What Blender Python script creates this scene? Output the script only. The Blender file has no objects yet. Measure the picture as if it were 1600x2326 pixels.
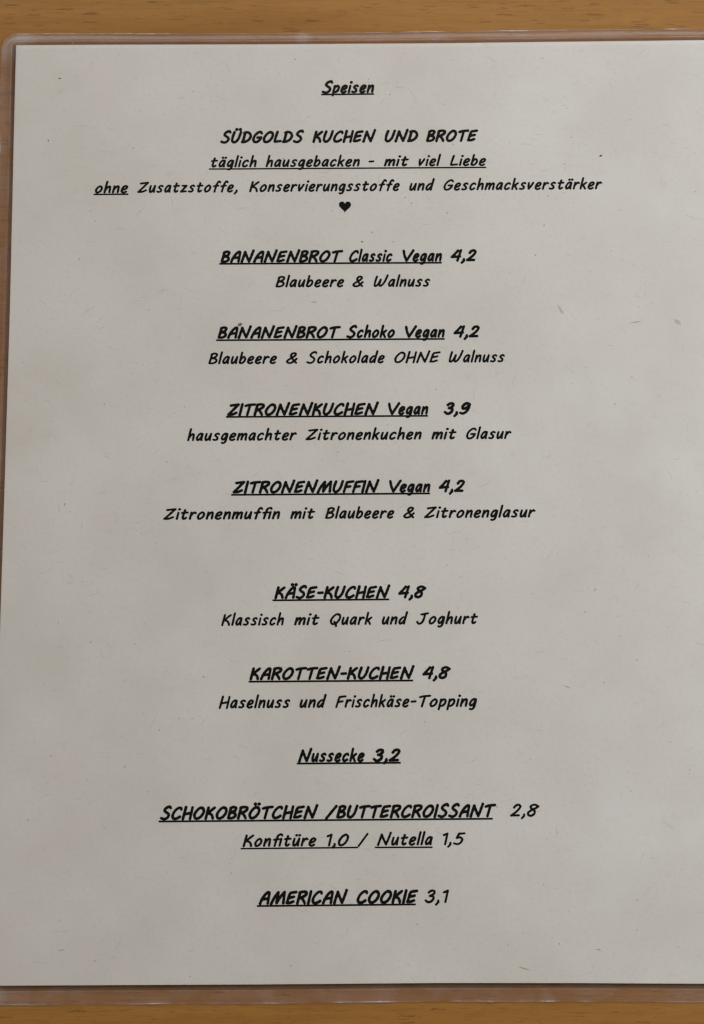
import bpy, bmesh, math, random
import numpy as np
from mathutils import Vector, Matrix
from mathutils.geometry import tessellate_polygon

random.seed(7)
sc = bpy.context.scene
COL = sc.collection

# ------------------------------------------------------------------ camera
PW, PH = 1600.0, 2326.0            # the photograph's own measure, used as a ruler on the sheet
FOC, TILT, DIST = 4375.0, math.radians(10.0), 0.6076
cam_d = bpy.data.cameras.new('camera')
cam = bpy.data.objects.new('camera', cam_d)
COL.objects.link(cam)
sc.camera = cam
cam_d.sensor_fit = 'VERTICAL'
cam_d.sensor_height = 36.0
cam_d.lens = FOC / PH * 36.0
cam_d.clip_start, cam_d.clip_end = 0.01, 50.0
cam.location = (0, -DIST * math.sin(TILT), DIST * math.cos(TILT))
cam.rotation_euler = (TILT, 0, 0)

# ------------------------------------------------------------------ world, lamps, exposure
w = bpy.data.worlds.new('World')
sc.world = w
w.use_nodes = True
bgn = w.node_tree.nodes['Background']
bgn.inputs['Color'].default_value = (1.0, 0.92, 0.86, 1)
bgn.inputs['Strength'].default_value = 0.11


def area(name, loc, target, sx, sy, energy, color):
    d = bpy.data.lights.new(name, 'AREA')
    d.shape = 'RECTANGLE'
    d.size, d.size_y = sx, sy
    d.energy = energy
    d.color = color
    o = bpy.data.objects.new(name, d)
    COL.objects.link(o)
    o.location = loc
    o.rotation_euler = (Vector(target) - Vector(loc)).to_track_quat('-Z', 'Y').to_euler()
    return o


area('window_light', (0.66, 0.22, 0.52), (0.12, 0.04, 0.0), 0.7, 0.7, 7.2, (0.84, 0.94, 1.0))
area('ceiling_light', (-0.05, 1.42, 1.70), (0, 0.0, 0), 1.6, 0.8, 10.6, (1.0, 0.96, 0.90))
area('room_fill', (-1.6, 0.1, 1.1), (0, 0.0, 0), 1.4, 1.2, 4.4, (1.0, 0.84, 0.70))  # added warm fill from the left, no lamp seen there

sc.cycles.filter_width = 1.4
sc.view_settings.view_transform = 'Standard'
sc.view_settings.look = 'None'
sc.view_settings.exposure = 0.0
sc.view_settings.gamma = 1.0
sc.view_settings.use_curve_mapping = False

# ------------------------------------------------------------------ helpers
SX, CX = math.sin(TILT), math.cos(TILT)


def at(px, py, z=0.0):
    """a point of the sheet, from the ruler, at height z over the table"""
    u, v = (px - PW / 2) / FOC, (PH / 2 - py) / FOC
    d = (u, SX + v * CX, -CX + v * SX)
    t = (z - DIST * CX) / d[2]
    return Vector((u * t, -DIST * SX + d[1] * t, z))


def link(name, me, mat, parent=None):
    o = bpy.data.objects.new(name, me)
    COL.objects.link(o)
    if mat:
        for m in (mat if isinstance(mat, (list, tuple)) else [mat]):
            me.materials.append(m)
    if parent:
        o.parent = parent
    return o


def mesh(name, vs, fs, smooth=False):
    me = bpy.data.meshes.new(name)
    me.from_pydata([tuple(v) for v in vs], [], fs)
    me.validate()
    me.update()
    if smooth:
        for p in me.polygons:
            p.use_smooth = True
    return me


class NT:
    def __init__(self, name):
        self.m = bpy.data.materials.new(name)
        self.m.use_nodes = True
        self.t = self.m.node_tree
        self.t.nodes.clear()
        self.out = self.n('ShaderNodeOutputMaterial')

    def n(self, typ, **kw):
        nd = self.t.nodes.new(typ)
        for k, v in kw.items():
            setattr(nd, k, v)
        return nd

    def l(self, a, b):
        self.t.links.new(a, b)

    def val(self, sock, v):
        if hasattr(v, 'is_linked') or hasattr(v, 'links'):
            self.l(v, sock)
        else:
            sock.default_value = v

    def math(self, op, a, b=0.0, clamp=False):
        nd = self.n('ShaderNodeMath', operation=op, use_clamp=clamp)
        self.val(nd.inputs[0], a)
        self.val(nd.inputs[1], b)
        return nd.outputs[0]

    def mix(self, fac, a, b, blend='MIX'):
        nd = self.n('ShaderNodeMix', data_type='RGBA', blend_type=blend)
        self.val(nd.inputs[0], fac)
        self.val(nd.inputs[6], a)
        self.val(nd.inputs[7], b)
        return nd.outputs[2]

    def noise(self, vec, scale, detail=3.0, rough=0.5, dist=0.0):
        nd = self.n('ShaderNodeTexNoise')
        self.l(vec, nd.inputs['Vector'])
        nd.inputs['Scale'].default_value = scale
        nd.inputs['Detail'].default_value = detail
        nd.inputs['Roughness'].default_value = rough
        nd.inputs['Distortion'].default_value = dist
        return nd.outputs['Fac']

    def ramp(self, fac, stops):
        nd = self.n('ShaderNodeValToRGB')
        self.l(fac, nd.inputs[0])
        el = nd.color_ramp.elements
        while len(el) < len(stops):
            el.new(0.5)
        for e, (p, c) in zip(el, stops):
            e.position = p
            e.color = c if len(c) == 4 else (*c, 1)
        return nd.outputs[0]

    def mapping(self, vec, scale, loc=(0, 0, 0)):
        nd = self.n('ShaderNodeMapping')
        self.l(vec, nd.inputs[0])
        nd.inputs['Location'].default_value = loc
        nd.inputs['Scale'].default_value = scale
        return nd.outputs[0]


# ------------------------------------------------------------------ materials
def wood_material():
    k = NT('beech_wood')
    co = k.n('ShaderNodeTexCoord').outputs['Object']
    warp = k.noise(k.mapping(co, (5, 16, 1)), 1.0, 2.0)
    wv = k.n('ShaderNodeCombineXYZ')
    k.l(k.math('MULTIPLY', k.math('SUBTRACT', warp, 0.5), 0.005), wv.inputs[1])
    add = k.n('ShaderNodeVectorMath', operation='ADD')
    k.l(co, add.inputs[0])
    k.l(wv.outputs[0], add.inputs[1])
    p = add.outputs[0]
    broad = k.noise(k.mapping(p, (6, 55, 1)), 1.0, 4.0, 0.55)
    fine = k.noise(k.mapping(p, (90, 1500, 1)), 1.0, 4.0, 0.7)
    mid = k.noise(k.mapping(p, (24, 330, 1)), 1.0, 4.0, 0.65)
    grit = k.noise(k.mapping(p, (1700, 3200, 1)), 1.0, 2.0, 0.6)
    c = k.ramp(broad, [(0.32, (0.305, 0.128, 0.026)), (0.5, (0.352, 0.156, 0.034)), (0.70, (0.395, 0.188, 0.047))])
    c = k.mix(k.math('MULTIPLY', k.math('SUBTRACT', mid, 0.45, True), 1.5, True), c, (0.235, 0.098, 0.020, 1))
    c = k.mix(k.math('MULTIPLY', k.math('SUBTRACT', fine, 0.48, True), 1.6, True), c, (0.185, 0.076, 0.015, 1))
    c = k.mix(k.math('MULTIPLY', k.math('SUBTRACT', grit, 0.50, True), 0.8, True), c, (0.17, 0.075, 0.017, 1))

    def flecks(sx, sy, thr, keep, loc):
        v = k.n('ShaderNodeTexVoronoi')
        rag = k.n('ShaderNodeCombineXYZ')
        k.l(k.math('MULTIPLY', k.math('SUBTRACT', k.noise(k.mapping(p, (700, 1500, 1)), 1.0, 2.0), 0.5), 0.0012), rag.inputs[1])
        k.l(k.math('MULTIPLY', k.math('SUBTRACT', k.noise(k.mapping(p, (300, 2500, 1)), 1.0, 2.0), 0.5), 0.004), rag.inputs[0])
        pr = k.n('ShaderNodeVectorMath', operation='ADD')
        k.l(p, pr.inputs[0])
        k.l(rag.outputs[0], pr.inputs[1])
        k.l(k.mapping(pr.outputs[0], (sx, sy, 0), loc), v.inputs['Vector'])
        v.inputs['Scale'].default_value = 1.0
        sep = k.n('ShaderNodeSeparateColor')
        k.l(v.outputs['Color'], sep.inputs[0])
        size = k.math('MULTIPLY', sep.outputs[1], thr)
        a = k.math('SUBTRACT', 1.0, k.math('DIVIDE', v.outputs['Distance'], k.math('ADD', size, 0.08)), True)
        on = k.math('GREATER_THAN', sep.outputs[0], keep)
        return k.math('MULTIPLY', k.math('MULTIPLY', a, 2.6, True), on)
    f1 = flecks(110, 1150, 0.34, 0.50, (3.1, 1.7, 0))
    f2 = flecks(190, 2100, 0.30, 0.45, (9.1, 4.4, 0))
    c = k.mix(k.math('MULTIPLY', f1, 0.42), c, (0.07, 0.024, 0.005, 1))
    c = k.mix(k.math('MULTIPLY', f2, 0.30), c, (0.09, 0.032, 0.006, 1))
    b = k.n('ShaderNodeBsdfPrincipled')
    k.l(c, b.inputs['Base Color'])
    b.inputs['Roughness'].default_value = 0.42
    b.inputs['Specular IOR Level'].default_value = 0.22
    bp = k.n('ShaderNodeBump')
    bp.inputs['Strength'].default_value = 0.10
    bp.inputs['Distance'].default_value = 0.0004
    k.l(fine, bp.inputs['Height'])
    k.l(bp.outputs[0], b.inputs['Normal'])
    k.l(b.outputs[0], k.out.inputs[0])
    return k.m


def paper_material():
    k = NT('recycled_paper')
    co = k.n('ShaderNodeTexCoord').outputs['Object']
    n1 = k.noise(co, 26.0, 4.0, 0.55)
    n2 = k.noise(k.mapping(co, (1, 1, 1), (2.3, 5.1, 0)), 34.0, 3.0, 0.5)
    n3 = k.noise(co, 900.0, 3.0, 0.6)
    n4 = k.noise(k.mapping(co, (150, 420, 1)), 1.0, 4.0, 0.6)
    c = k.ramp(n1, [(0.36, (0.640, 0.588, 0.530)), (0.64, (0.692, 0.642, 0.590))])
    c = k.mix(k.math('MULTIPLY', k.math('SUBTRACT', n2, 0.50, True), 2.2, True), c, (0.690, 0.615, 0.585, 1))
    c = k.mix(k.math('MULTIPLY', k.math('SUBTRACT', n3, 0.5, True), 0.9, True), c, (0.46, 0.43, 0.38, 1))
    c = k.mix(k.math('MULTIPLY', k.math('SUBTRACT', n4, 0.60, True), 1.2, True), c, (0.47, 0.42, 0.36, 1))
    st = k.noise(k.mapping(co, (1, 1, 1), (7.7, 3.3, 0)), 13.0, 6.0, 0.62, 0.4)
    c = k.mix(k.math('MULTIPLY', k.math('SUBTRACT', st, 0.50, True), 1.3, True), c, (0.60, 0.51, 0.455, 1))
    pale = k.noise(k.mapping(co, (1, 1, 1), (1.9, 8.3, 0)), 17.0, 4.0, 0.55, 0.3)
    c = k.mix(k.math('MULTIPLY', k.math('SUBTRACT', pale, 0.55, True), 2.4, True), c, (0.74, 0.705, 0.665, 1))
    b = k.n('ShaderNodeBsdfPrincipled')
    k.l(c, b.inputs['Base Color'])
    b.inputs['Roughness'].default_value = 0.85
    b.inputs['Specular IOR Level'].default_value = 0.1
    k.l(b.outputs[0], k.out.inputs[0])
    return k.m


def plain(name, col, rough=0.8):
    k = NT(name)
    b = k.n('ShaderNodeBsdfPrincipled')
    co = k.n('ShaderNodeTexCoord').outputs['Object']
    n = k.noise(co, 700.0, 2.0)
    c2 = tuple(x * 0.8 for x in col)
    k.l(k.mix(n, (*col, 1), (*c2, 1)), b.inputs['Base Color'])
    b.inputs['Roughness'].default_value = rough
    b.inputs['Specular IOR Level'].default_value = 0.1
    k.l(b.outputs[0], k.out.inputs[0])
    return k.m


def film_material(name, tint, haze, ior, edge=False):
    """clear plastic: light goes through, a little of it scattered by scuffs, some mirrored by a slightly wavy surface"""
    k = NT(name)
    co = k.n('ShaderNodeTexCoord').outputs['Object']
    n1 = k.noise(co, 22.0, 2.0, 0.5)
    scuff = k.noise(k.mapping(co, (90, 90, 1)), 1.0, 3.0, 0.6, 0.6)
    tr = k.n('ShaderNodeBsdfTransparent')
    tr.inputs[0].default_value = (*tint, 1)
    df = k.n('ShaderNodeBsdfDiffuse')
    df.inputs[0].default_value = (0.78, 0.70, 0.68, 1)
    gl = k.n('ShaderNodeBsdfGlossy')
    gl.inputs[0].default_value = (1, 1, 1, 1)
    k.l(k.math('ADD', 0.12, k.math('MULTIPLY', n1, 0.14)), gl.inputs['Roughness'])
    # dents and ripples that pressing left in the film
    hgt = n1
    for (x, y, r, e) in DENTS:
        p = at(x, y)
        mp = k.n('ShaderNodeVectorMath', operation='SUBTRACT')
        k.l(co, mp.inputs[0])
        mp.inputs[1].default_value = (p.x, p.y, 0.0015)
        sc_ = k.n('ShaderNodeVectorMath', operation='MULTIPLY')
        k.l(mp.outputs[0], sc_.inputs[0])
        sc_.inputs[1].default_value = (1.0 / r, 1.0 / (r * e), 0)
        ln = k.n('ShaderNodeVectorMath', operation='LENGTH')
        k.l(sc_.outputs[0], ln.inputs[0])
        d = k.math('SUBTRACT', 1.0, k.math('ADD', ln.outputs['Value'], k.math('MULTIPLY', scuff, 0.5)), True)
        hgt = k.math('ADD', hgt, k.math('MULTIPLY', k.math('MULTIPLY', d, d), 0.5))
    bp = k.n('ShaderNodeBump')
    bp.inputs['Strength'].default_value = 0.5
    bp.inputs['Distance'].default_value = 0.0010
    k.l(hgt, bp.inputs['Height'])
    k.l(bp.outputs[0], gl.inputs['Normal'])
    m1 = k.n('ShaderNodeMixShader')
    if haze > 0:
        hz = k.math('MULTIPLY', k.math('POWER', scuff, 2.0 if not edge else 5.0), haze * (4.0 if not edge else 30.0), True)
        for (x, y, r) in ((22, 112, 0.0060), (60, 86, 0.0050), (690, 84, 0.0035), (-10, 2262, 0.004)):   # milky spots of extra haze
            p = at(x, y)
            mp = k.n('ShaderNodeVectorMath', operation='SUBTRACT')
            k.l(co, mp.inputs[0])
            mp.inputs[1].default_value = (p.x, p.y, 0.0007)
            ln = k.n('ShaderNodeVectorMath', operation='LENGTH')
            k.l(mp.outputs[0], ln.inputs[0])
            sp = k.math('SUBTRACT', 1.0, k.math('DIVIDE', ln.outputs['Value'], r), True)
            hz = k.math('ADD', hz, k.math('MULTIPLY', sp, k.math('MULTIPLY', scuff, 0.26)), True)
        k.l(hz, m1.inputs[0])
    else:
        m1.inputs[0].default_value = 0.0
    k.l(tr.outputs[0], m1.inputs[1])
    k.l(df.outputs[0], m1.inputs[2])
    lw = k.n('ShaderNodeLayerWeight')
    k.l(bp.outputs[0], lw.inputs['Normal'])
    f0 = ((ior - 1) / (ior + 1)) ** 2
    fres = k.math('ADD', f0, k.math('MULTIPLY', k.math('POWER', lw.outputs['Facing'], 5.0), 1 - f0), True)
    m2 = k.n('ShaderNodeMixShader')
    k.l(fres, m2.inputs[0])
    k.l(m1.outputs[0], m2.inputs[1])
    k.l(gl.outputs[0], m2.inputs[2])
    k.l(m2.outputs[0], k.out.inputs[0])
    return k.m


DENTS = [(1085, 1690, 0.0030, 4.5), (280, 1072, 0.0060, 0.9), (1345, 1010, 0.0055, 1.8)]
M_WOOD, M_PAPER = wood_material(), paper_material()
M_FILM = film_material('laminating_film', (0.985, 0.98, 0.975), 0.0, 1.33)
M_SEAL = film_material('sealed_film_border', (0.95, 0.925, 0.91), 0.040, 1.45)
M_GAP_SHADE = film_material('film_gap_shade', (0.75, 0.725, 0.72), 0.01, 1.45)  # gap beside the paper, tinted dark to paint in its contact shadow
M_CREASE = film_material('film_crease_highlight', (0.95, 0.925, 0.91), 0.085, 1.45)  # ridge in the film; extra haze paints its pale highlight line
M_RIM = film_material('cut_film_edge_glints', (0.92, 0.89, 0.87), 0.15, 1.42, True)  # frosted cut edge; patchy whitish haze paints its glints
M_INK = plain('black_ink', (0.0015, 0.0015, 0.0016), 0.8)

# ------------------------------------------------------------------ table
bm = bmesh.new()
bmesh.ops.create_cube(bm, size=1.0)
bmesh.ops.scale(bm, vec=(1.1, 0.75, 0.028), verts=bm.verts)
bmesh.ops.translate(bm, vec=(0.12, 0.0, -0.014), verts=bm.verts)
bmesh.ops.bevel(bm, geom=list(bm.edges), offset=0.004, segments=3, affect='EDGES')
me = bpy.data.meshes.new('table_top')
bm.to_mesh(me)
bm.free()
table = link('table_top', me, M_WOOD)
table['kind'] = 'structure'

# ------------------------------------------------------------------ the menu: root, paper, film
root = bpy.data.objects.new('laminated_menu', None)
COL.objects.link(root)
root.empty_display_size = 0.02
root['label'] = 'laminated cafe menu sheet of off-white paper with black lettering lying on the wooden table'
root['category'] = 'menu'


def interp(pts, t):
    return float(np.interp(t, [p[0] for p in pts], [p[1] for p in pts]))


PAPER = dict(
    L=[(-100, 41), (103, 37), (260, 33), (700, 23), (1100, 11), (1480, -1), (2240, -24), (2500, -32)],
    R=[(-100, 1634), (103, 1640), (2240, 1672), (2500, 1676)],
    T=[(-100, 104), (37, 102.5), (200, 101.5), (600, 100.5), (1000, 98), (1300, 94.5), (1600, 91), (1700, 90)],
    B=[(-100, 2240), (0, 2239), (600, 2236), (1000, 2232.8), (1300, 2233), (1600, 2234.5), (1700, 2235)])
POUCH = dict(
    L=[(-100, 4), (105, 3), (320, 1), (700, -10), (1100, -22), (2260, -60), (2500, -66)],
    R=[(-100, 1670), (105, 1676), (2260, 1712), (2500, 1716)],
    T=[(-100, 76.5), (40, 76), (300, 75.5), (600, 75.5), (1000, 71), (1300, 67), (1600, 64.5), (1800, 63)],
    B=[(-100, 2284), (0, 2283.5), (600, 2280.5), (1000, 2275.6), (1300, 2276), (1600, 2277), (1800, 2278)])


def outline(E, r, n=(70, 100), nc=10, wob=0.0, seed=1):
    """rounded four-sided outline, ruler units; same vertex count for every call"""
    W, H = 1640.0, 2170.0
    pts = []
    rx, ry = r / W, r / H
    for (cx, cy, a0) in ((rx, ry, 180), (1 - rx, ry, 270), (1 - rx, 1 - ry, 0), (rx, 1 - ry, 90)):
        for i in range(nc + 1):
            a = math.radians(a0 + 90 * i / nc)
            pts.append((cx + rx * math.cos(a), cy + ry * math.sin(a)))
        cnt = n[0] if a0 in (180, 0) else n[1]
        nxt = {180: (1 - rx, 0), 270: (1, 1 - ry), 0: (rx, 1), 90: (0, ry)}[a0]
        s = pts[-1]
        for i in range(1, cnt):
            f = i / cnt
            pts.append((s[0] + (nxt[0] - s[0]) * f, s[1] + (nxt[1] - s[1]) * f))
    rnd = random.Random(seed)
    out = []
    ph = [rnd.uniform(0, 6.28) for _ in range(4)]
    for i, (u, v) in enumerate(pts):
        x, y = u * W, 90 + v * H
        for _ in range(3):
            xl, xr = interp(E['L'], y), interp(E['R'], y)
            x = xl + (xr - xl) * u
            yt, yb = interp(E['T'], x), interp(E['B'], x)
            y = yt + (yb - yt) * v
        q = wob * (0.5 * math.sin(i * 0.31 + ph[0]) + 0.4 * math.sin(i * 0.83 + ph[1]) + rnd.uniform(-0.5, 0.5))
        y += q if abs(v - 0.5) > 0.45 else 0
        x += q if abs(u - 0.5) > 0.45 else 0
        out.append((x, y))
    return out


Z_P0, Z_P1 = 0.00095, 0.00120        # paper underside and top
paper_ol = outline(PAPER, 2.0)
N = len(paper_ol)
vs = [at(x, y, Z_P1) for x, y in paper_ol] + [at(x, y, Z_P0) for x, y in paper_ol]
fs = [tuple(range(N - 1, -1, -1)), tuple(range(N, 2 * N))]
fs += [(i, (i + 1) % N, N + (i + 1) % N, N + i) for i in range(N)]
me = mesh('paper_sheet', vs, fs)
bm = bmesh.new(); bm.from_mesh(me); bmesh.ops.recalc_face_normals(bm, faces=bm.faces); bm.to_mesh(me); bm.free()
paper = link('paper_sheet', me, M_PAPER, root)

pouch_ol = outline(POUCH, 37.0, wob=0.5, seed=4)


def blend_ol(f, dz=0):
    if f < 0:
        return inner_ol
    return [(a[0] + (b[0] - a[0]) * f, a[1] + (b[1] - a[1]) * f) for a, b in zip(paper_ol, pouch_ol)]


INNER = dict(L=[(y, x + 9) for y, x in PAPER['L']], R=[(y, x - 9) for y, x in PAPER['R']],
             T=[(x, y + 9) for x, y in PAPER['T']], B=[(x, y - 9) for x, y in PAPER['B']])
inner_ol = outline(INNER, 2.0)


# profile of the pouch, from the sheet outwards and round the rim to the underside
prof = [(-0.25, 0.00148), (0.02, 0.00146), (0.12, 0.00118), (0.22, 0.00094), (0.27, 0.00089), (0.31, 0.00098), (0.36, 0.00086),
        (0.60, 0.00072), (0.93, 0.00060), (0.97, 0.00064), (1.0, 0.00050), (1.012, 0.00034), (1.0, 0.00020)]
vs, fs = [], []
rnd = random.Random(3)
for f, z in prof:
    for i, (x, y) in enumerate(blend_ol(f)):
        wz = 0.00003 * math.sin(i * 0.35 + f * 5) + 0.00002 * math.sin(i * 0.13) if 0.3 < f < 1.0 else 0
        vs.append(at(x, y, z + wz))
for j in range(len(prof) - 1):
    for i in range(N):
        a, b = j * N + i, j * N + (i + 1) % N
        fs.append((a, b, b + N, a + N))
fs.append(tuple(range(N - 1, -1, -1)))
fs.append(tuple((len(prof) - 1) * N + i for i in range(N)))
me = mesh('clear_film', vs, fs, True)
bm = bmesh.new(); bm.from_mesh(me); bmesh.ops.recalc_face_normals(bm, faces=bm.faces); bm.to_mesh(me); bm.free()
me.polygons[len(me.polygons) - 1].use_smooth = False
me.polygons[len(me.polygons) - 2].use_smooth = False
for p in me.polygons:
    q = p.index // N
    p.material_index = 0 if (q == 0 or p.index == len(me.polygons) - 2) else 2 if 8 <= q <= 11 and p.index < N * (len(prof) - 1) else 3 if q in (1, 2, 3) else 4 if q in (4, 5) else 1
film = link('clear_film', me, [M_FILM, M_SEAL, M_RIM, M_GAP_SHADE, M_CREASE], root)

# ------------------------------------------------------------------ the hand-drawn lettering
# strokes: smooth ('s') or straight ('l') runs of points, capital height = 100; 'd' = dot
G = {
 'a': [('s', '50,60 34,65 17,53 8,28 14,9 27,9 40,27 49,56'), ('l', '50,62 48,30 52,6')],
 'b': [('l', '10,102 8,10'), ('s', '8,16 15,7 30,7 46,22 50,42 43,58 31,62 16,47 9,30')],
 'c': [('s', '47,54 38,63 26,61 12,46 7,26 14,8 28,6 45,16')],
 'd': [('s', '50,54 40,62 24,58 10,38 8,16 18,6 32,14 49,42'), ('l', '54,106 51,50 50,6')],
 'e': [('s', '9,29 28,32 45,44 46,58 34,65 18,56 8,34 10,13 24,4 36,5 47,12')],
 'f': [('s', '58,92 50,100 39,95 31,74 27,40 24,4'), ('l', '8,55 48,61')],
 'g': [('s', '48,58 33,64 15,51 8,28 14,11 26,11 40,28 48,58'), ('s', '49,62 50,30 48,0 38,-19 24,-22 17,-19')],
 'h': [('l', '10,106 8,6'), ('s', '8,22 20,47 36,61 46,56 48,36 50,6')],
 'i': [('l', '9,62 8,6'), ('d', '11,92')],
 'k': [('l', '10,104 8,6'), ('s', '48,62 32,48 13,35'), ('s', '15,36 28,32 48,6')],
 'l': [('l', '10,106 8,6')],
 'm': [('l', '9,62 8,6'), ('s', '8,26 20,52 33,62 41,55 41,34 40,8'), ('s', '41,28 53,52 66,62 75,55 76,34 77,6')],
 'n': [('l', '9,63 8,6'), ('s', '8,24 20,49 36,63 46,57 48,34 49,6')],
 'o': [('s', '34,64 16,51 7,28 14,8 28,6 45,18 53,40 47,58 33,64')],
 'p': [('l', '9,62 8,-22'), ('s', '9,40 22,58 38,62 49,50 48,30 36,12 20,7 9,14')],
 'r': [('l', '9,63 8,6'), ('s', '8,30 20,52 34,63 44,58')],
 's': [('s', '46,57 36,64 20,60 15,48 25,38 38,28 38,14 26,6 7,9')],
 't': [('s', '24,84 20,42 20,16 28,6 39,9 47,16'), ('l', '5,59 50,63')],
 'u': [('s', '10,63 8,30 12,10 22,6 36,20 47,52'), ('l', '49,64 48,30 51,6')],
 'v': [('s', '8,63 11,32 18,8'), ('s', '18,8 34,34 48,65')],
 'z': [('l', '9,62 48,62 7,7'), ('l', '7,7 50,10')],
 'ﬁ': [('s', '68,90 60,99 46,98 35,88 29,66 26,40 24,4'), ('l', '8,55 44,60'), ('l', '66,62 65,6')],
 'A': [('s', '6,5 14,40 30,74 46,91 56,91 60,80'), ('l', '60,84 62,6'), ('l', '17,38 60,45')],
 'B': [('l', '13,90 8,8'), ('s', '9,86 28,95 48,90 50,74 38,60 17,50'), ('s', '17,50 40,49 56,36 52,16 32,6 8,6')],
 'C': [('s', '62,80 55,92 38,91 18,70 7,38 12,12 28,5 46,9 62,21')],
 'D': [('l', '15,90 11,9'), ('s', '6,86 28,93 52,82 64,56 54,26 30,9 6,6')],
 'E': [('s', '30,88 17,80 12,46 8,10'), ('l', '22,87 60,93'), ('l', '12,46 51,56'), ('s', '8,9 30,9 54,19')],
 'F': [('s', '26,88 16,80 12,46 8,4'), ('l', '18,88 62,94'), ('l', '12,46 48,52')],
 'G': [('s', '64,82 52,94 34,90 15,68 7,38 14,12 30,5 48,12 62,34 63,45'), ('l', '36,45 64,46')],
 'H': [('l', '13,98 8,2'), ('l', '62,96 61,2'), ('l', '9,40 62,52')],
 'I': [('l', '11,96 8,2')],
 'J': [('s', '24,86 44,89 70,96'), ('s', '50,92 49,50 42,18 24,4 9,12 5,22')],
 'K': [('l', '12,92 8,4'), ('l', '58,92 12,45'), ('s', '14,45 36,42 52,26 60,4')],
 'L': [('s', '14,94 9,50 8,12 18,8'), ('l', '12,8 54,13')],
 'M': [('s', '6,2 20,50 42,91'), ('l', '42,91 45,9'), ('s', '45,9 62,52 88,93'), ('l', '88,93 95,8')],
 'N': [('l', '6,4 16,90'), ('s', '16,90 36,52 62,8'), ('s', '62,8 70,48 78,103')],
 'O': [('s', '54,87 40,92 20,72 7,40 14,12 32,5 54,17 70,50 67,80 54,91 44,94')],
 'Q': [('s', '54,88 40,93 20,74 7,42 14,14 32,6 54,18 70,52 67,82 54,92 42,94'), ('s', '34,26 46,14 54,-12')],
 'R': [('l', '13,92 8,4'), ('s', '8,86 32,95 58,90 60,74 42,56 16,44'), ('s', '28,48 46,30 62,5')],
 'S': [('s', '60,92 50,103 31,96 18,78 26,63 46,50 56,34 50,14 30,3 6,10')],
 'T': [('s', '4,82 30,90 72,94'), ('l', '38,91 32,4')],
 'U': [('s', '13,94 7,50 10,18 24,5 42,12 57,42 64,96')],
 'V': [('s', '6,94 22,50 46,7'), ('s', '46,7 62,44 84,96')],
 'W': [('s', '11,94 7,50 8,14 18,6 34,24 46,66'), ('s', '46,66 44,26 52,7 70,22 84,60 92,104')],
 'Z': [('s', '12,86 38,90 68,94'), ('l', '68,94 8,7'), ('s', '8,7 38,9 64,22')],
 '0': [('s', '44,93 24,78 9,42 14,12 30,5 50,20 62,54 58,82 42,94')],
 '1': [('l', '12,80 36,93 36,4')],
 '2': [('s', '16,72 26,89 44,94 58,84 56,66 38,38 8,8'), ('l', '8,8 62,9')],
 '3': [('s', '16,80 30,93 50,92 56,76 44,60 28,53'), ('s', '30,53 50,49 58,32 46,10 26,4 6,18')],
 '4': [('l', '42,93 6,36 66,42'), ('l', '64,96 54,4')],
 '5': [('l', '66,93 28,91 18,56'), ('s', '18,56 42,60 60,44 54,18 34,5 7,11')],
 '8': [('s', '68,74 60,88 42,94 22,86 20,70 38,56 54,40 54,18 36,5 15,11 10,30 30,50 54,64 72,80')],
 '9': [('s', '62,76 48,93 27,88 14,64 22,47 42,54 62,78'), ('s', '63,86 60,50 48,20 28,5 7,11')],
 ',': [('s', '14,16 15,2 4,-16')],
 '-': [('l', '6,45 36,47')],
 '/': [('l', '2,-2 58,96')],
 '&': [('s', '72,6 44,36 26,66 28,88 46,94 56,80 42,58 14,34 8,16 22,5 44,10 68,42')],
}
def dots(base, xa, xb, y):
    return G[base] + [('d', '%d,%d' % (xa, y)), ('d', '%d,%d' % (xb, y))]
G['ä'] = dots('a', 24, 50, 90)
G['ü'] = dots('u', 20, 46, 90)
G['Ä'] = dots('A', 34, 62, 116)
G['Ö'] = dots('O', 32, 60, 118)
G['Ü'] = dots('U', 26, 54, 118)

SLANT = 0.215


def smooth_run(p, closed=False):
    p = np.array(p, float)
    q = np.vstack([2 * p[0] - p[1], p, 2 * p[-1] - p[-2]])
    out = []
    for i in range(1, len(q) - 2):
        a, b, c, d = q[i - 1], q[i], q[i + 1], q[i + 2]
        for t in np.linspace(0, 1, 7)[:-1]:
            out.append(0.5 * (2 * b + (c - a) * t + (2 * a - 5 * b + 4 * c - d) * t * t + (3 * b - a - 3 * c + d) * t ** 3))
    out.append(p[-1])
    return np.array(out)


GC = {}


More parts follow.
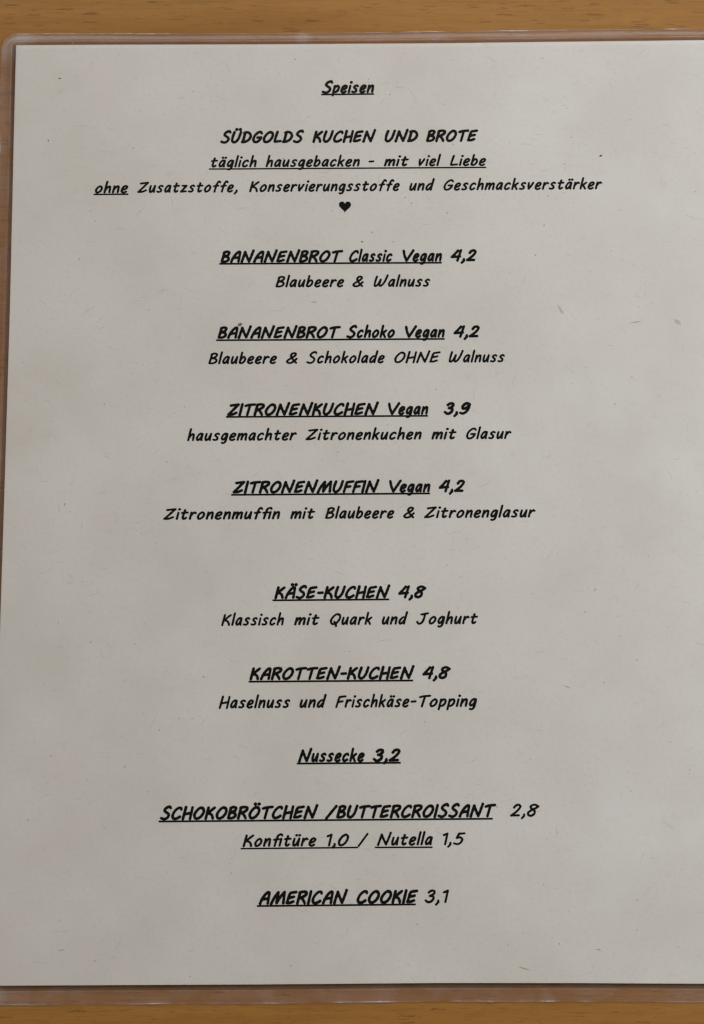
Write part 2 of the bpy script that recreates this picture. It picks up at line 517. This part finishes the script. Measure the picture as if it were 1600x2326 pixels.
def glyph(ch, wgt):
    """outline faces of one letter drawn with a round pen of width wgt"""
    key = (ch, wgt)
    if key in GC:
        return GC[key]
    segs, rad = [], []
    xs_up = []
    for kind, s in G[ch]:
        kx = 0.93 if (wgt > 18 and ch.islower()) else 1.10     # how wide the letter is drawn
        pts = [tuple(map(float, a.split(','))) for a in s.split()]
        pts = [(x * kx, y) for x, y in pts]
        xs_up += [p[0] for p in pts] if kind != 'd' else []
        if kind == 'd':
            p = (pts[0][0] + SLANT * pts[0][1], pts[0][1])
            segs.append((*p, p[0] + 1.0, p[1] + 0.6)); rad.append((wgt * 0.60, wgt * 0.60)); continue
        run = smooth_run(pts) if kind == 's' and len(pts) > 2 else np.array(pts)
        if kind == 'l':
            run = np.vstack([np.linspace(run[i], run[i + 1], 6)[:-1] for i in range(len(run) - 1)] + [run[-1:]])
        run = np.stack([run[:, 0] + SLANT * run[:, 1], run[:, 1]], 1)
        n = len(run) - 1
        for i in range(n):
            segs.append((*run[i], *run[i + 1]))
            wa = 0.5 * wgt * (1 + 0.07 * math.sin(i * 0.9 + run[i][0] * 0.2))
            wb = 0.5 * wgt * (1 + 0.07 * math.sin((i + 1) * 0.9 + run[i + 1][0] * 0.2))
            rad.append((wa, wb))
    S, R = np.array(segs), np.array(rad)
    h = 2.2
    pad = wgt * 0.7 + 2 * h
    x0, x1 = min(S[:, 0].min(), S[:, 2].min()) - pad, max(S[:, 0].max(), S[:, 2].max()) + pad
    y0, y1 = min(S[:, 1].min(), S[:, 3].min()) - pad, max(S[:, 1].max(), S[:, 3].max()) + pad
    X, Y = np.meshgrid(np.arange(x0, x1 + h, h), np.arange(y0, y1 + h, h))
    D = np.full(X.shape, 1e9)
    for (ax, ay, bx, by), (ra, rb) in zip(S, R):
        dx, dy = bx - ax, by - ay
        L2 = dx * dx + dy * dy + 1e-9
        t = np.clip(((X - ax) * dx + (Y - ay) * dy) / L2, 0, 1)
        D = np.minimum(D, np.hypot(X - ax - t * dx, Y - ay - t * dy) - (ra + (rb - ra) * t))
    D = np.where(np.abs(D) < 1e-6, 1e-6, D)
    # marching squares -> linked loops
    ny, nx = D.shape
    nxt = {}
    def ptE(e):
        k, j, i = e
        j2, i2 = (j, i + 1) if k == 'h' else (j + 1, i)
        a, b = D[j, i], D[j2, i2]
        t = a / (a - b)
        return (X[j, i] + (X[j2, i2] - X[j, i]) * t, Y[j, i] + (Y[j2, i2] - Y[j, i]) * t)
    ins = D < 0
    act = ins[:-1, :-1].astype(int) + ins[:-1, 1:] * 2 + ins[1:, 1:] * 4 + ins[1:, :-1] * 8
    T = {1: [('l', 'b')], 2: [('b', 'r')], 3: [('l', 'r')], 4: [('r', 't')], 5: [('l', 'b'), ('r', 't')], 6: [('b', 't')], 7: [('l', 't')],
         8: [('t', 'l')], 9: [('t', 'b')], 10: [('b', 'r'), ('t', 'l')], 11: [('t', 'r')], 12: [('r', 'l')], 13: [('r', 'b')], 14: [('b', 'l')]}
    for j, i in zip(*np.nonzero((act > 0) & (act < 15))):
        E = {'b': ('h', j, i), 't': ('h', j + 1, i), 'l': ('v', j, i), 'r': ('v', j, i + 1)}
        for a, b in T[act[j, i]]:
            nxt[E[a]] = E[b]
    loops = []
    while nxt:
        s = next(iter(nxt))
        lp, e = [], s
        while e in nxt:
            lp.append(ptE(e))
            e = nxt.pop(e)
        if len(lp) > 5:
            loops.append(lp)
    def sarea(lp):
        return 0.5 * sum(lp[i - 1][0] * lp[i][1] - lp[i][0] * lp[i - 1][1] for i in range(len(lp)))

    def inside(p, lp):
        c = False
        for i in range(len(lp)):
            (xa, ya), (xb, yb) = lp[i - 1], lp[i]
            if (ya > p[1]) != (yb > p[1]) and p[0] < (xb - xa) * (p[1] - ya) / (yb - ya) + xa:
                c = not c
        return c
    ar = [sarea(lp) for lp in loops]
    big = max(ar, key=abs) > 0
    outer = [lp for lp, a in zip(loops, ar) if (a > 0) == big]
    holes = [lp for lp, a in zip(loops, ar) if (a > 0) != big]
    pts, tris = [], []
    for lp in outer:
        grp = [lp] + [q for q in holes if inside(q[0], lp)]
        b0 = len(pts)
        tris += [tuple(b0 + i for i in t) for t in tessellate_polygon([[Vector((x, y, 0)) for x, y in q] for q in grp])]
        pts += [p for q in grp for p in q]
    GC[key] = (np.array(pts), tris, min(xs_up), max(xs_up))
    return GC[key]


Z_INK = Z_P1 + 0.00003


class Ink:
    def __init__(self):
        self.v, self.f, self.k = [], [], 0

    def word(self, text, xa, xb, ya, yb, xra, xrb, cap, wgt):
        """letters of one word between rulers xa and xb; the line's foot runs from (xra, ya) to (xrb, yb)"""
        text = text.replace('fi', 'ﬁ')
        gap = {True: 29.0, False: 26.5}[wgt > 18]
        pen, items = 0.0, []
        for ch in text:
            vs, fs, a, b = glyph(ch, BOLD_SMALL if wgt == BOLD and ch.islower() else wgt)
            if ch == '/':
                pen -= 4
            items.append((vs, fs, pen - a))
            pen += b - a + gap
            if ch in 'TVF':
                pen -= 10
            if ch == 'f':
                pen -= 11
            if ch == 'L' or ch == 'r':
                pen -= 4
        lo = min((vs[:, 0] + o).min() for vs, fs, o in items)
        hi = max((vs[:, 0] + o).max() for vs, fs, o in items)
        u = cap / 100.0
        sx = (xb - xa) / (hi - lo)
        for vs, fs, o in items:
            base = len(self.v)
            self.k += 1
            z = Z_INK + 0.000002 * (self.k % 5)
            # a letter keeps most of its own width, the spacing takes up the rest
            for x, y in vs:
                px = xa + (x + o - lo) * sx
                foot = ya + (yb - ya) * (px - xra) / (xrb - xra)
                self.v.append(at(px, foot - y * u, z))
            self.f += [tuple(base + i for i in t) for t in fs]

    def rule(self, xa, ya, xb, yb, th):
        n = 24
        base = len(self.v)
        for i in range(n + 1):
            x, y = xa + (xb - xa) * i / n, ya + (yb - ya) * i / n
            self.v.append(at(x, y - th * 0.64, Z_INK + 0.000012))
            self.v.append(at(x, y + th * 0.64, Z_INK + 0.000012))
        self.f += [(base + 2 * i, base + 2 * i + 1, base + 2 * i + 3, base + 2 * i + 2) for i in range(n)]

    def build(self, name):
        me = mesh(name, self.v, self.f)
        bm = bmesh.new(); bm.from_mesh(me)
        bmesh.ops.recalc_face_normals(bm, faces=bm.faces)
        for f in bm.faces:
            if f.normal.z < 0:
                f.normal_flip()
        bm.to_mesh(me); bm.free()
        return link(name, me, M_INK, paper)


BOLD, REG, BOLD_SMALL = 24.0, 18.8, 21.8
# name, cap, (x, foot) left, (x, foot) right, words (text, x0, x1, weight), underlines
LINES = [
 ('menu_heading', 25.5, (735, 211.3), (848, 210.2), [('Speisen', 731, 851, BOLD)], [(730, 214.8, 850, 213.4, 3.0)]),
 ('section_title', 25.6, (505, 324.6), (1080, 320.6),
  [('SÜDGOLDS', 500.6, 691.5, BOLD), ('KUCHEN', 709.8, 855.3, BOLD), ('UND', 873.6, 951, BOLD), ('BROTE', 967.9, 1086.6, BOLD)], []),
 ('tagline_text', 23.8, (480, 380), (1100, 376),
  [('täglich', 479.7, 584, REG), ('hausgebacken', 603.8, 818.4, REG), ('-', 837.6, 850.8, REG), ('mit', 872.3, 929.4, REG),
   ('viel', 951, 1002.6, REG), ('Liebe', 1022.4, 1105, REG)], [(475, 384, 1105, 380.2, 2.6)]),
 ('tagline_text', 24.2, (215, 438.6), (1365, 429.4),
  [('ohne', 215.8, 292, REG), ('Zusatzstoffe,', 312.3, 540.4, REG), ('Konservierungsstoffe', 566.2, 909, REG), ('und', 930, 988.5, REG),
   ('Geschmacksverstärker', 1007.6, 1368.5, REG)], [(213, 441.6, 292, 441.0, 2.8)]),
 ('item_title', 25.4, (505, 595.9), (1083, 592.6),
  [('BANANENBROT', 501.3, 780.4, BOLD), ('Classic', 793, 892.3, BOLD), ('Vegan', 914.7, 1005, BOLD), ('4,2', 1024, 1083.8, BOLD)],
  [(498.5, 599.2, 1004, 596.7, 3.2)]),
 ('item_description', 24.6, (630, 652.2), (970, 650.8),
  [('Blaubeere', 626.2, 782.6, REG), ('&', 800.5, 826.7, REG), ('Walnuss', 848.8, 977.9, REG)], []),
 ('item_title', 25.5, (500, 768.2), (1090, 765.6),
  [('BANANENBROT', 494.5, 774.7, BOLD), ('Schoko', 786.7, 898, BOLD), ('Vegan', 920.2, 1011.4, BOLD), ('4,2', 1030.5, 1090.6, BOLD)],
  [(491.4, 772.8, 1010.5, 769.8, 3.2)]),
 ('item_description', 24.9, (475, 826.8), (1140, 822.4),
  [('Blaubeere', 473.6, 630, REG), ('&', 649.7, 676.9, REG), ('Schokolade', 696, 874.8, REG), ('OHNE', 895.7, 1001.6, REG),
   ('Walnuss', 1019.4, 1147.5, REG)], []),
 ('item_title', 26.0, (520, 943.6), (1070, 940.4),
  [('ZITRONENKUCHEN', 516, 861.6, BOLD), ('Vegan', 881.7, 973.9, BOLD), ('3,9', 1008, 1070.7, BOLD)], [(513.9, 947.0, 972.5, 944.5, 3.2)]),
 ('item_description', 25.0, (430, 1001.4), (1150, 996.6),
  [('hausgemachter', 425.4, 675.2, REG), ('Zitronenkuchen', 694.2, 958.7, REG), ('mit', 980.2, 1037.8, REG), ('Glasur', 1058.9, 1162.5, REG)], []),
 ('item_title', 26.2, (530, 1119.8), (1050, 1116.8),
  [('ZITRONENMUFFIN', 528.5, 863, BOLD), ('Vegan', 884.3, 978.5, BOLD), ('4,2', 997, 1057, BOLD)], [(525.6, 1124, 977.4, 1120.8, 3.3)]),
 ('item_description', 25.3, (375, 1180.4), (1205, 1174.9),
  [('Zitronenmuffin', 371.2, 637.2, REG), ('mit', 659.5, 716.4, REG), ('Blaubeere', 738.7, 896.5, REG), ('&', 916, 942.8, REG),
   ('Zitronenglasur', 963.5, 1217.2, REG)], []),
 ('item_title', 26.6, (630, 1359.2), (960, 1357.4), [('KÄSE-KUCHEN', 623.4, 887.5, BOLD), ('4,8', 904.9, 969.3, BOLD)],
  [(619.3, 1363.6, 884.7, 1361.5, 3.3)]),
 ('item_description', 25.9, (505, 1421.0), (1080, 1417.0),
  [('Klassisch', 502.9, 645.8, REG), ('mit', 668.3, 726.7, REG), ('Quark', 749.6, 846.4, REG), ('und', 867.5, 927.9, REG),
   ('Joghurt', 945.7, 1086.3, REG)], []),
 ('item_title', 26.9, (570, 1543.7), (1020, 1540.9), [('KAROTTEN-KUCHEN', 566.9, 942.7, BOLD), ('4,8', 959.7, 1024.8, BOLD)],
  [(564.9, 1548.4, 938.8, 1545.7, 3.4)]),
 ('item_description', 26.9, (500, 1608.8), (1080, 1604.9),
  [('Haselnuss', 497.1, 660.1, REG), ('und', 680.8, 742.8, REG), ('Frischkäse-', 762, 947, REG), ('Topping', 952, 1084.4, REG)], []),
 ('item_title', 27.6, (680, 1730.3), (905, 1729.0), [('Nussecke', 677.2, 829.3, BOLD), ('3,2', 846.8, 910.9, BOLD)],
  [(674.4, 1734.4, 910.9, 1732.6, 3.5)]),
 ('item_title', 28.0, (370, 1861.4), (1110, 1855.0),
  [('SCHOKOBRÖTCHEN', 363.6, 724.1, BOLD), ('/BUTTERCROISSANT', 738.6, 1128, BOLD), ('2,8', 1159, 1226, REG)],
  [(360.7, 1866, 1120, 1859.7, 3.4)]),
 ('item_description', 27.5, (560, 1923.3), (1050, 1918.6),
  [('Konfitüre', 551.2, 719.5, REG), ('1,0', 742, 793.8, REG), ('/', 813, 837.6, REG), ('Nutella', 856.4, 984, REG), ('1,5', 1006, 1058, REG)],
  [(547, 1927.7, 814, 1925, 2.9), (852, 1924.9, 983, 1924.5, 2.9)]),
 ('item_title', 29.0, (595, 2053.9), (1015, 2050.0), [('AMERICAN', 587.7, 791.4, BOLD), ('COOKIE', 810, 950.7, BOLD), ('3,1', 964.6, 1020.5, REG)],
  [(584, 2058, 944.9, 2054.3, 3.4)]),
]
for name, cap, (xra, ya), (xrb, yb), words, rules in LINES:
    ink = Ink()
    for text, x0, x1, wgt in words:
        ink.word(text, x0, x1, ya, yb, xra, xrb, cap, wgt)
    for r in rules:
        ink.rule(*r)
    ink.build(name)

# the little black heart
hp = []
for i in range(60):
    t = 2 * math.pi * i / 60
    hx = 16 * math.sin(t) ** 3
    hy = 13 * math.cos(t) - 5 * math.cos(2 * t) - 2 * math.cos(3 * t) - math.cos(4 * t)
    hp.append((784 + hx * 13.8 / 16, 468.2 - hy * 13.0 / 14.6))
vs = [at(x, y, Z_INK) for x, y in hp]
tri = tessellate_polygon([[Vector((x, y, 0)) for x, y in hp]])
me = mesh('heart_symbol', vs, [tuple(t) for t in tri])
link('heart_symbol', me, M_INK, paper)

# ------------------------------------------------------------------ fibres and flecks in the recycled paper
fib_mats = [plain('fibre_grey', (0.60, 0.56, 0.515)), plain('fibre_tan', (0.61, 0.53, 0.46)), plain('fibre_dark', (0.36, 0.335, 0.295))]
rnd = random.Random(11)
vs, fs, mi = [], [], []
ink_z = Z_P1 + 0.000004
for n in range(1000):
    x, y = rnd.uniform(45, 1625), rnd.uniform(112, 2226)
    speck = rnd.random() < 0.35
    L = rnd.uniform(2, 3.5) if speck else rnd.choice((1, 1, 1, 1.8)) * rnd.uniform(7, 20)
    wd = rnd.uniform(0.8, 1.8) if speck else rnd.uniform(0.3, 0.8)
    a = rnd.gauss(0.0, 0.7)
    bend = rnd.uniform(-0.7, 0.7)
    k = 5
    px, py = x, y
    b0 = len(vs)
    z = ink_z + 0.000003 * (n % 7)
    for i in range(k + 1):
        ww = wd * (0.35 + 0.65 * math.sin(math.pi * (i + 0.5) / (k + 1)))
        nx_, ny_ = -math.sin(a), math.cos(a)
        vs.append(at(px + nx_ * ww, py + ny_ * ww, z))
        vs.append(at(px - nx_ * ww, py - ny_ * ww, z))
        px += math.cos(a) * L / k
        py += math.sin(a) * L / k
        a += bend / k
    m = 2 if (speck and rnd.random() < 0.3) else rnd.choice((0, 0, 1))
    for i in range(k):
        fs.append((b0 + 2 * i, b0 + 2 * i + 1, b0 + 2 * i + 3, b0 + 2 * i + 2))
        mi.append(m)
me = mesh('paper_fibres', vs, fs)
for p, m in zip(me.polygons, mi):
    p.material_index = m
fib = link('paper_fibres', me, fib_mats, paper)
fib['kind'] = 'stuff'


def fleck(name, pts, mat, label=None):
    """a small irregular mark with its own outline"""
    b = len(pts)
    me = mesh(name, [at(x, y, Z_P1 + 0.000026) for x, y in pts], [tuple(range(b))])
    o = link(name, me, mat, paper)
    if label:
        o['label'] = label


def blob(cx, cy, rx, ry, ang, seed):
    r = random.Random(seed)
    out = []
    for i in range(14):
        t = 2 * math.pi * i / 14
        q = r.uniform(0.7, 1.2)
        x, y = rx * q * math.cos(t), ry * q * math.sin(t)
        out.append((cx + x * math.cos(ang) - y * math.sin(ang), cy + x * math.sin(ang) + y * math.cos(ang)))
    return out


m_dark = plain('dirt_dark', (0.06, 0.055, 0.045))
m_grey = plain('dirt_grey', (0.53, 0.50, 0.465))
m_brown = plain('stain_brown', (0.22, 0.17, 0.10))
m_orange = plain('fibre_orange', (0.45, 0.27, 0.11))
m_blue = plain('smear_blue', (0.42, 0.47, 0.56))
for i, (x, y, r) in enumerate([(135, 178, 2.2), (139, 178, 1.3), (1365, 354, 3.3), (823, 549, 2.3), (894, 549, 1.3), (463, 1537, 1.5), (110, 319, 2.0),
                               (1041, 1381, 1.2), (1271, 2144, 1.6), (216, 2183, 1.6), (1158, 620, 1.0), (733, 1044, 0.9)]):
    fleck('dirt_speck', blob(x, y, r, r * 0.7, i * 1.3, i), m_dark)
fleck('grey_smudge', blob(1274, 704, 14, 3.2, 1.0, 31), m_grey)
fleck('grey_smudge', blob(1540, 732, 11, 4.0, 0.6, 32), m_grey)
fleck('grey_smudge', blob(140, 2158, 9, 1.4, -0.25, 33), m_grey)
fleck('brown_stain', blob(545, 737, 6, 3.8, -0.5, 34), m_brown, 'small brown stain above the second banana bread line')
fleck('blue_smear', blob(714, 686, 7, 1.6, -0.05, 35), m_blue, 'faint blue smear below the walnut line')
for x, y, L, a in ((1445, 731.5, 15, -0.12), (1288, 1560, 9, 0.42), (147, 1146, 4, 1.9), (1352, 1340, 5, -0.9), (1192, 2200, 14, 0.28), (1360, 2157, 6, 0.15)):
    fleck('orange_fibre', blob(x, y, L, 0.9, a, int(x)), m_orange)
